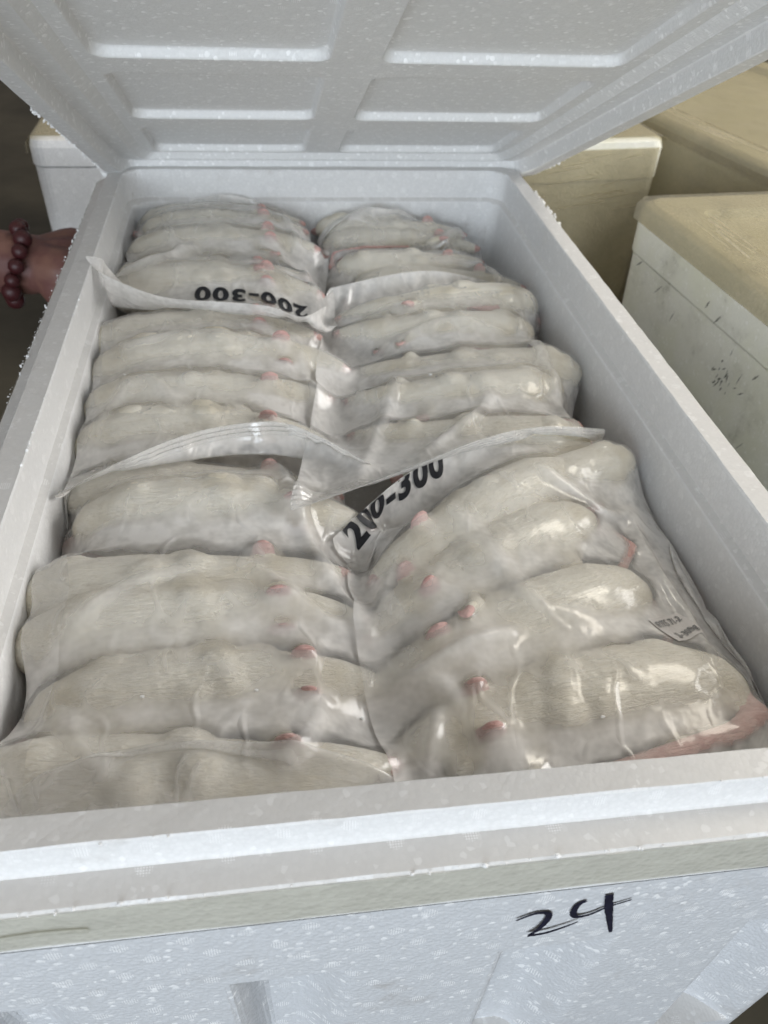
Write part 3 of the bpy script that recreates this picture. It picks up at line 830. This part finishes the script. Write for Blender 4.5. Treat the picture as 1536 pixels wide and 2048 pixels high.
    for st in range(steps):
        vel = (P - Q) * 0.93
        sp_ = np.linalg.norm(vel, axis=-1, keepdims=True); vel *= np.minimum(1, 0.004 / (sp_ + 1e-9))
        Q = P.copy()
        P = P + vel * inv; P[..., 2:] -= dt2g * inv
        if tgt is not None:
            a = min(1, (st + 1) / (steps * 0.5)); a = a * a * (3 - 2 * a)
            P[0] = start * (1 - a) + tgt * a; Q[0] = P[0]
        for it in range(iters):
            for o in (0, 1):
                A, B = P[:, 1 + o::2], P[:, o:-1:2]; n = min(A.shape[1], B.shape[1])
                da, db = con(A[:, :n], B[:, :n], ru[:, o::2][:, :n], inv[:, 1 + o::2][:, :n], inv[:, o:-1:2][:, :n], 1.0)
                P[:, 1 + o::2][:, :n] += da; P[:, o:-1:2][:, :n] += db
                A, B = P[1 + o::2], P[o:-1:2]; n = min(len(A), len(B))
                da, db = con(A[:n], B[:n], rv[o::2][:n], inv[1 + o::2][:n], inv[o:-1:2][:n], 1.0)
                P[1 + o::2][:n] += da; P[o:-1:2][:n] += db
            if it % 2 == 0:
                da, db = con(P[1:, 1:], P[:-1, :-1], rd1, inv[1:, 1:], inv[:-1, :-1], 0.35); P[1:, 1:] += da; P[:-1, :-1] += db
                da, db = con(P[1:, :-1], P[:-1, 1:], rd2, inv[1:, :-1], inv[:-1, 1:], 0.35); P[1:, :-1] += da; P[:-1, 1:] += db
                da, db = con(P[:, 2:], P[:, :-2], bu, inv[:, 2:], inv[:, :-2], 0.30); P[:, 2:] += da; P[:, :-2] += db
                da, db = con(P[2:], P[:-2], bv, inv[2:], inv[:-2], 0.30); P[2:] += da; P[:-2] += db
        f = P.reshape(-1, 3)
        fi = inv.reshape(-1)
        f[:, 0] = np.where(fi > 0, np.clip(f[:, 0], -0.1925, 0.1925), f[:, 0]); f[:, 1] = np.where(fi > 0, np.clip(f[:, 1], 0.0075, 0.7090), f[:, 1])
        h, gx, gy = smp(f)
        gx = np.clip(gx, -3, 3); gy = np.clip(gy, -3, 3)
        pen = (h + 0.0011 - f[:, 2]) * (fi > 0)
        hit = pen > 0
        nz = 1 / np.sqrt(1 + gx * gx + gy * gy)
        push = np.where(hit, pen * nz, 0)
        f[:, 0] -= push * gx * nz * 0.5; f[:, 1] -= push * gy * nz * 0.5; f[:, 2] += np.where(hit, np.minimum(pen, push * nz + pen * 0.5), 0)
        q = Q.reshape(-1, 3)
        q[hit, 0] += (f[hit, 0] - q[hit, 0]) * 0.5; q[hit, 1] += (f[hit, 1] - q[hit, 1]) * 0.5
    # take out grid-frequency buckling, keep the folds
    for _ in range(3):
        E = P.copy()
        E[1:-1, 1:-1] = 0.4 * P[1:-1, 1:-1] + 0.15 * (P[:-2, 1:-1] + P[2:, 1:-1] + P[1:-1, :-2] + P[1:-1, 2:])
        E[0, 1:-1] = 0.5 * P[0, 1:-1] + 0.25 * (P[0, :-2] + P[0, 2:]); E[-1, 1:-1] = 0.5 * P[-1, 1:-1] + 0.25 * (P[-1, :-2] + P[-1, 2:])
        E[1:-1, 0] = 0.5 * P[1:-1, 0] + 0.25 * (P[:-2, 0] + P[2:, 0]); E[1:-1, -1] = 0.5 * P[1:-1, -1] + 0.25 * (P[:-2, -1] + P[2:, -1])
        P = E
    f = P.reshape(-1, 3); hh, _, _ = sampler(base)(f)
    f[:, 2] = np.maximum(f[:, 2], np.where(np.abs(f[:, 0]) < 0.19, hh + 0.0015, f[:, 2]))
    return P, U, Vv
BAGS = {}
RSM = sampler(fill(RAT_H))
def build_bag(key, label, corners, res, slack, pins=None, seed=0, strip=0.0, film=film_clear, steps=150, pucker=0.03, taut=None, iters=9, ridges=(), back=None, pads=()):
    P, U, Vv = drape(corners, res, slack, pins, seed=seed, steps=steps, pucker=pucker, iters=iters, taut=taut, ridges=ridges, back=back, pads=pads)
    nv, nu = U.shape
    root = empty('zip_bag', (float(P[..., 0].mean()), float(P[..., 1].mean()), FLOORH))
    tag(root, label, 'plastic bag', 'clear plastic bags of rats')
    off = np.array(root.location)
    V = (P.reshape(-1, 3) - off)
    F = [(j * nu + i, j * nu + i + 1, (j + 1) * nu + i + 1, (j + 1) * nu + i) for j in range(nv - 1) for i in range(nu - 1)]
    o = mesh_obj('film', V, F, film, root, True)
    sd = o.modifiers.new('smooth', 'SUBSURF'); sd.levels = 1; sd.render_levels = 1
    h, _, _ = RSM(P.reshape(-1, 3))
    g = np.clip((P.reshape(-1, 3)[:, 2] - h - 0.0016) / 0.010, 0, 1)
    a = o.data.attributes.new('gap', 'FLOAT', 'POINT'); a.data.foreach_set('value', g)
    splat(P.reshape(-1, 3))
    for a_, b__ in ((P[1:], P[:-1]), (P[:, 1:], P[:, :-1]), (P[1:, 1:], P[:-1, :-1])): splat(((a_ + b__) / 2).reshape(-1, 3))
    BAGS[key] = (root, P, off)
    if strip:
        k = max(2, int(strip / res))
        # the zip: a doubled band with moulded ridges, standing a hair off the film
        rows = np.linspace(0, k, k * 6 + 1)
        S = []
        for j, rr_ in enumerate(rows):
            i0 = int(rr_); fr = rr_ - i0; i1 = min(i0 + 1, nv - 1)
            ln = P[i0] * (1 - fr) + P[i1] * fr
            dz = 0.0009 + (0.0009 if (j % 6 in (2, 3) and j > 5) else 0)
            ln = ln.copy(); ln[:, 2] += dz; S.append(ln)
        S = np.array(S) - off
        n2 = len(rows)
        SF = [(j * nu + i, j * nu + i + 1, (j + 1) * nu + i + 1, (j + 1) * nu + i) for j in range(n2 - 1) for i in range(nu - 1)]
        z = mesh_obj('zip_strip', S.reshape(-1, 3), SF, film_zip, root, True)
        zz = z.modifiers.new('t', 'SOLIDIFY'); zz.thickness = 0.0004
    return root
def on_film(key, u, v, lift=0.0008):
    root, P, off = BAGS[key]
    nv, nu = P.shape[:2]
    fu = np.clip(u, 0, 1) * (nu - 1.001); fv = np.clip(v, 0, 1) * (nv - 1.001)
    i = fu.astype(int); j = fv.astype(int); a = (fu - i)[:, None]; b_ = (fv - j)[:, None]
    p = (P[j, i] * (1 - a) + P[j, i + 1] * a) * (1 - b_) + (P[j + 1, i] * (1 - a) + P[j + 1, i + 1] * a) * b_
    du = P[j, i + 1] - P[j, i]; dv = P[j + 1, i] - P[j, i]
    n = np.cross(du, dv); n /= np.linalg.norm(n, axis=1, keepdims=True) + 1e-9
    return p + n * lift - off
def print_text(key, text, u0, v0, ang, height, mat, flip=1, weight=0.0010, spacing=1.15):
    cu = bpy.data.curves.new('t', 'FONT'); cu.body = text; cu.size = height * 1.4; cu.offset = weight; cu.resolution_u = 6; cu.space_character = spacing
    cu.align_x = 'CENTER'; cu.align_y = 'CENTER'
    o = bpy.data.objects.new('t', cu); COL.objects.link(o)
    me = bpy.data.meshes.new_from_object(o.evaluated_get(bpy.context.evaluated_depsgraph_get()))
    bpy.data.objects.remove(o)
    bm = bmesh.new(); bm.from_mesh(me); bpy.data.meshes.remove(me)
    bmesh.ops.triangulate(bm, faces=bm.faces)
    for _ in range(3):
        long = [e for e in bm.edges if e.calc_length() > 0.003]
        if long: bmesh.ops.subdivide_edges(bm, edges=long, cuts=1)
        bmesh.ops.triangulate(bm, faces=[f_ for f_ in bm.faces if len(f_.verts) > 3])
    root, P, off = BAGS[key]
    nv, nu = P.shape[:2]
    j = int(v0 * (nv - 1)); i = int(u0 * (nu - 1))
    lu = np.linalg.norm(np.diff(P[j], axis=0), axis=1).sum(); lv = np.linalg.norm(np.diff(P[:, i], axis=0), axis=1).sum()
    co = np.array([v.co[:2] for v in bm.verts])
    ca, sa = math.cos(R(ang)), math.sin(R(ang))
    rx = co[:, 0] * ca - co[:, 1] * sa; ry = co[:, 0] * sa + co[:, 1] * ca
    q = on_film(key, u0 + rx / lu, v0 + ry / lv)
    for v, p in zip(bm.verts, q): v.co = p
    return bm_obj('printed_weight', bm, mat, root)

build_bag('L3', 'bulging clear bag of six rats filling the corner by the front wall', [(-0.222, -0.045), (0.024, -0.045), (-0.012, 0.292), (-0.215, 0.285)], 0.0028, 1.02, seed=2,
          taut=[(-0.190, 0.012), (-0.010, 0.012), (-0.012, 0.10), (-0.016, 0.19), (-0.030, 0.272), (-0.186, 0.266)],
          ridges=[([(-0.057, 0.262), (-0.046, 0.186), (-0.028, 0.14), (-0.012, 0.09)], 0.006, 0.010), ([(-0.18, 0.084), (-0.163, 0.115), (-0.139, 0.138), (-0.109, 0.15)], 0.0045, 0.009),
                  ([(-0.078, 0.159), (-0.052, 0.127), (-0.018, 0.107)], 0.004, 0.007), ([(-0.16, 0.069), (-0.15, 0.047), (-0.136, 0.031)], 0.004, 0.007), ([(-0.066, 0.031), (-0.051, 0.05), (-0.045, 0.066)], 0.005, 0.006),
                  ([(-0.12, 0.20), (-0.09, 0.215), (-0.06, 0.19)], 0.003, 0.006)],
          back=[(-0.192, 0.268, -0.050), (-0.12, 0.274, -0.036), (-0.06, 0.282, -0.036), (-0.02, 0.270, -0.055)])
build_bag('R3', 'clear bag of slanting rats with a small white paper sticker', [(-0.020, -0.045), (0.240, -0.045), (0.220, 0.285), (-0.035, 0.245)], 0.0028, 1.02, seed=3,
          taut=[(0.002, 0.012), (0.188, 0.012), (0.190, 0.10), (0.190, 0.262), (0.04, 0.264), (-0.010, 0.205), (0.0, 0.10)],
          pads=[([(0.13, 0.012), (0.187, 0.012), (0.187, 0.26), (0.15, 0.26)], -0.064)],
          ridges=[([(-0.012, 0.074), (0.019, 0.087), (0.055, 0.099)], 0.007, 0.008), ([(0.04, 0.20), (0.059, 0.148), (0.068, 0.116), (0.102, 0.104)], 0.004, 0.012), ([(-0.016, 0.064), (0.011, 0.072), (0.018, 0.055)], 0.006, 0.007),
                  ([(-0.011, 0.123), (-0.003, 0.153)], 0.005, 0.006), ([(0.163, 0.203), (0.16, 0.156), (0.163, 0.116), (0.155, 0.074)], 0.006, 0.010), ([(0.009, 0.062), (-0.002, 0.03)], 0.006, 0.006), ([(0.10, 0.23), (0.14, 0.20), (0.17, 0.21)], 0.005, 0.007)],
          back=[(-0.030, 0.190, -0.045), (0.03, 0.240, -0.032), (0.10, 0.268, -0.034), (0.190, 0.262, -0.055)])
build_bag('R1', 'loose clear bag in the corner under the lid hinge', [(-0.015, 0.62), (0.18, 0.61), (0.175, 0.735), (-0.02, 0.735)], 0.0035, 1.03, seed=5, steps=120, taut=[(0.0, 0.64), (0.15, 0.64), (0.15, 0.703), (0.0, 0.703)],
          ridges=[([(0.0, 0.66), (0.06, 0.69), (0.12, 0.70)], 0.008, 0.008), ([(0.12, 0.64), (0.15, 0.68)], 0.007, 0.008)])
build_bag('R1b', 'small cloudy bag tucked behind the straight zipped bag', [(-0.020, 0.49), (0.20, 0.50), (0.195, 0.640), (-0.015, 0.640)], 0.0035, 1.03, seed=6, steps=120, taut=[(0.0, 0.52), (0.17, 0.53), (0.17, 0.62), (0.0, 0.62)],
          ridges=[([(0.01, 0.61), (0.07, 0.618), (0.14, 0.60)], 0.007, 0.008), ([(0.15, 0.60), (0.165, 0.54)], 0.006, 0.008)])
build_bag('L2', 'clear bag with a curved zip strip rising over the next bag', [(-0.212, 0.235), (0.012, 0.235), (0.016, 0.495), (-0.212, 0.490)], 0.0030, 1.025,
          pins=[(-0.1903, 0.2219, -0.030), (-0.1519, 0.2429, -0.021), (-0.1082, 0.2663, -0.018), (-0.0607, 0.2738, -0.018), (-0.0324, 0.2612, -0.022), (-0.0059, 0.2378, -0.026)], seed=7, strip=0.011,
          taut=[(-0.188, 0.25), (-0.014, 0.25), (-0.014, 0.462), (-0.186, 0.462)],
          ridges=[([(-0.18, 0.269), (-0.173, 0.314), (-0.154, 0.352)], 0.005, 0.008), ([(-0.039, 0.40), (-0.027, 0.331), (-0.014, 0.28)], 0.006, 0.009), ([(-0.15, 0.352), (-0.12, 0.305)], 0.004, 0.006), ([(-0.185, 0.445), (-0.165, 0.396), (-0.12, 0.41), (-0.05, 0.395)], 0.0045, 0.008)],
          back=[(-0.192, 0.470, -0.055), (-0.10, 0.475, -0.040), (-0.004, 0.470, -0.055)])
build_bag('R2', 'cloudy clear bag with a straight zip strip lying across two bags', [(-0.048, 0.210), (0.190, 0.262), (0.218, 0.555), (-0.016, 0.540)], 0.0030, 1.025,
          pins=[(-0.054, 0.1921, -0.024), (-0.0185, 0.205, -0.022), (0.0203, 0.2222, -0.020), (0.0699, 0.2461, -0.018), (0.1149, 0.263, -0.022), (0.1650, 0.2745, -0.034)], seed=8, strip=0.019, pads=[([(-0.045, 0.185), (0.03, 0.205), (0.03, 0.27), (-0.03, 0.262)], -0.046)],
          taut=[(-0.030, 0.215), (0.165, 0.275), (0.180, 0.528), (0.008, 0.520), (0.008, 0.29)],
          ridges=[([(-0.006, 0.262), (0.015, 0.303), (0.03, 0.356)], 0.007, 0.009), ([(0.032, 0.254), (0.077, 0.293), (0.095, 0.324)], 0.005, 0.008), ([(0.151, 0.45), (0.152, 0.365), (0.149, 0.282)], 0.006, 0.010), ([(0.03, 0.42), (0.08, 0.44), (0.13, 0.43)], 0.004, 0.007)],
          back=[(-0.004, 0.530, -0.045), (0.09, 0.540, -0.034), (0.186, 0.535, -0.055)])
build_bag('L1', 'clear bag whose printed mouth is pulled over the foam rim', [(-0.215, 0.455), (0.012, 0.445), (0.006, 0.745), (-0.215, 0.745)], 0.0034, 1.025,
          pins=[(-0.2050, 0.4900, 0.004), (-0.1930, 0.4760, -0.004), (-0.1450, 0.4517, -0.014), (-0.0938, 0.4444, -0.016), (-0.0587, 0.4352, -0.016), (-0.0355, 0.4240, -0.020), (-0.0130, 0.4595, -0.028)], seed=9,
          taut=[(-0.184, 0.50), (-0.150, 0.462), (-0.012, 0.432), (-0.010, 0.47), (-0.014, 0.705), (-0.184, 0.705)],
          ridges=[([(-0.190, 0.517), (-0.161, 0.537), (-0.129, 0.582)], 0.008, 0.010), ([(-0.16, 0.631), (-0.133, 0.559)], 0.005, 0.007), ([(-0.044, 0.686), (-0.028, 0.592), (-0.016, 0.492)], 0.006, 0.009)],
          back=[(-0.190, 0.706, -0.050), (-0.10, 0.708, -0.022), (-0.02, 0.706, -0.050)])
print_text('L1', '200-300', 0.63, 0.185, 183, 0.0180, ink)
print_text('R3', '200-300', 0.22, 0.980, 3, 0.0170, ink)
print_text('R1b', '200-300', 0.30, 0.09, 180, 0.018, ink)
print_text('L2', '200-300', 0.72, 0.10, 180, 0.020, ink)

# paper sticker inside the bag with the slanting rats
root, P, off = BAGS['R3']
nv, nu = P.shape[:2]
d = np.linalg.norm(P[..., :2] - np.array([0.150, 0.104]), axis=-1); jc, ic = np.unravel_index(np.argmin(d), d.shape)
uc, vc = ic / (nu - 1), jc / (nv - 1)
def film_patch(key, uc, vc, w, h, ang, n, lift, name, mat, parent):
    root, P, off = BAGS[key]
    nv, nu = P.shape[:2]
    lu = np.linalg.norm(np.diff(P[int(vc * (nv - 1))], axis=0), axis=1).sum(); lv = np.linalg.norm(np.diff(P[:, int(uc * (nu - 1))], axis=0), axis=1).sum()
    g = np.array([((i / n - .5) * w, (j / n - .5) * h) for j in range(n + 1) for i in range(n + 1)])
    ca, sa = math.cos(R(ang)), math.sin(R(ang))
    rx = g[:, 0] * ca - g[:, 1] * sa; ry = g[:, 0] * sa + g[:, 1] * ca
    q = on_film(key, uc + rx / lu, vc + ry / lv, lift)
    m = n + 1
    return mesh_obj(name, q, [(j * m + i, j * m + i + 1, (j + 1) * m + i + 1, (j + 1) * m + i) for j in range(n) for i in range(n)], mat, parent, True)
film_patch('R3', uc, vc, 0.027, 0.019, 22, 8, 0.0006, 'paper_sticker', paper, root)
ca, sa = math.cos(R(22)), math.sin(R(22))
lu = 0.22; lv = 0.30
for txt, ox, oy in (('RTS 71-2', -0.0005, 0.0045), ('2~300g', 0.001, -0.0045)):
    t_ = print_text('R3', txt, uc + (ox * ca - oy * sa) / lu, vc + (ox * sa + oy * ca) / lv, 24, 0.0042, grey_ink, weight=0.00012, spacing=1.05)
    t_.name = 'sticker_writing'
    for vv in t_.data.vertices: vv.co.z += 0.0004

# crumbs of foam fallen on the film
crumb_spots = [('L3', 0.40, 0.345), ('L3', 0.62, 0.345), ('L3', 0.84, 0.31), ('R3', 0.42, 0.30), ('L2', 0.2, 0.5), ('R2', 0.4, 0.4)]
crumb_where = ['over the back of the second rat in the bulging bag', 'over the shoulder of the second rat in the bulging bag', 'over the bulging edge of the six-rat bag', 'on the stickered bag of slanting rats', 'on the bag with the curved zip', 'on the cloudy straight-zip bag']
for k, (key, u, v) in enumerate(crumb_spots):
    root, P, off = BAGS[key]
    q = on_film(key, np.array([u]), np.array([v]), 0.0006)[0] + off
    r = random.Random(k)
    bm = bmesh.new(); ret = bmesh.ops.create_icosphere(bm, subdivisions=1, radius=0.0009)
    for vv in ret['verts']: vv.co = Vector((vv.co.x * 1.3, vv.co.y, vv.co.z * 0.7)) * (0.7 + 0.6 * r.random())
    o = bm_obj('foam_crumb', bm, crumb_mat); o.location = q
    tag(o, 'tiny white foam crumb ' + crumb_where[k], 'crumb', 'foam crumbs on the bags')

# ------------------------------------------------------------------ arm and hand behind the box
bl = []
def hl(pts, k=1.0, sx=(1, 1, 1)):
    for q in chain(pts, 0.25): bl.append((*q[:3], q[3], *sx, 0.0))
A = Vector((-0.40, 0.60, -0.035)); Wr = Vector((-0.305, 0.615, -0.058)); Pm = Vector((-0.262, 0.625, -0.066))
hl([(-0.62, 0.56, 0.02, 0.046), (-0.46, 0.59, -0.022, 0.038), (-0.36, 0.605, -0.046, 0.031), (*Wr, 0.029)])
for dy in (-0.016, 0.0, 0.016):
    hl([(*Wr, 0.024), (-0.272, 0.625 + dy * 1.6, -0.060, 0.024), (-0.240, 0.632 + dy * 1.8, -0.076, 0.018)])
for k, (dy, ln) in enumerate(((-0.030, 0.85), (-0.010, 1.0), (0.010, 0.95), (0.029, 0.78))):
    y = 0.633 + dy
    hl([(-0.245, y, -0.076, 0.0105), (-0.240 + 0.006 * ln, y + dy * .1, -0.076 - 0.034 * ln, 0.0095), (-0.243, y + dy * .1, -0.076 - 0.060 * ln, 0.0085), (-0.246, y + dy * .1, -0.076 - 0.078 * ln, 0.0070)])
hl([(-0.285, 0.595, -0.070, 0.014), (-0.268, 0.574, -0.086, 0.012), (-0.252, 0.570, -0.108, 0.010), (-0.246, 0.574, -0.124, 0.008)])
bl = [(q[0] + 0.020, q[1] + 0.004, *q[2:]) for q in bl]
me = blob_mesh('arm_skin_mesh', bl, 0.0028, skin_mat, None, 8)
person = bpy.data.objects.new('person', me); COL.objects.link(person)
tag(person, 'bare forearm and hand with a dark red bracelet reaching beside the open box', 'person')
br = empty('bead_bracelet', (-0.296, 0.616, -0.056))
tag(br, 'dark red beaded bracelet worn on the wrist', 'bracelet')
ax = Vector((0.93, 0.12, -0.30)).normalized(); e1 = ax.orthogonal().normalized(); e2 = ax.cross(e1)
bm = bmesh.new(); bmesh.ops.create_icosphere(bm, subdivisions=2, radius=1.0)
bead_me = bpy.data.meshes.new('bead'); bm.to_mesh(bead_me); bm.free(); bead_me.materials.append(bead_mat)
bead_me.polygons.foreach_set('use_smooth', [True] * len(bead_me.polygons))
r = random.Random(4)
for k in range(16):
    a = 2 * math.pi * k / 16
    p = (e1 * math.cos(a) + e2 * math.sin(a)) * 0.0350 + ax * (r.random() - .5) * 0.006
    o = bpy.data.objects.new('bead', bead_me); COL.objects.link(o); o.parent = br
    o.location = p; s = 0.0078 * (0.9 + 0.3 * r.random()); o.scale = (s, s * 0.9, s)
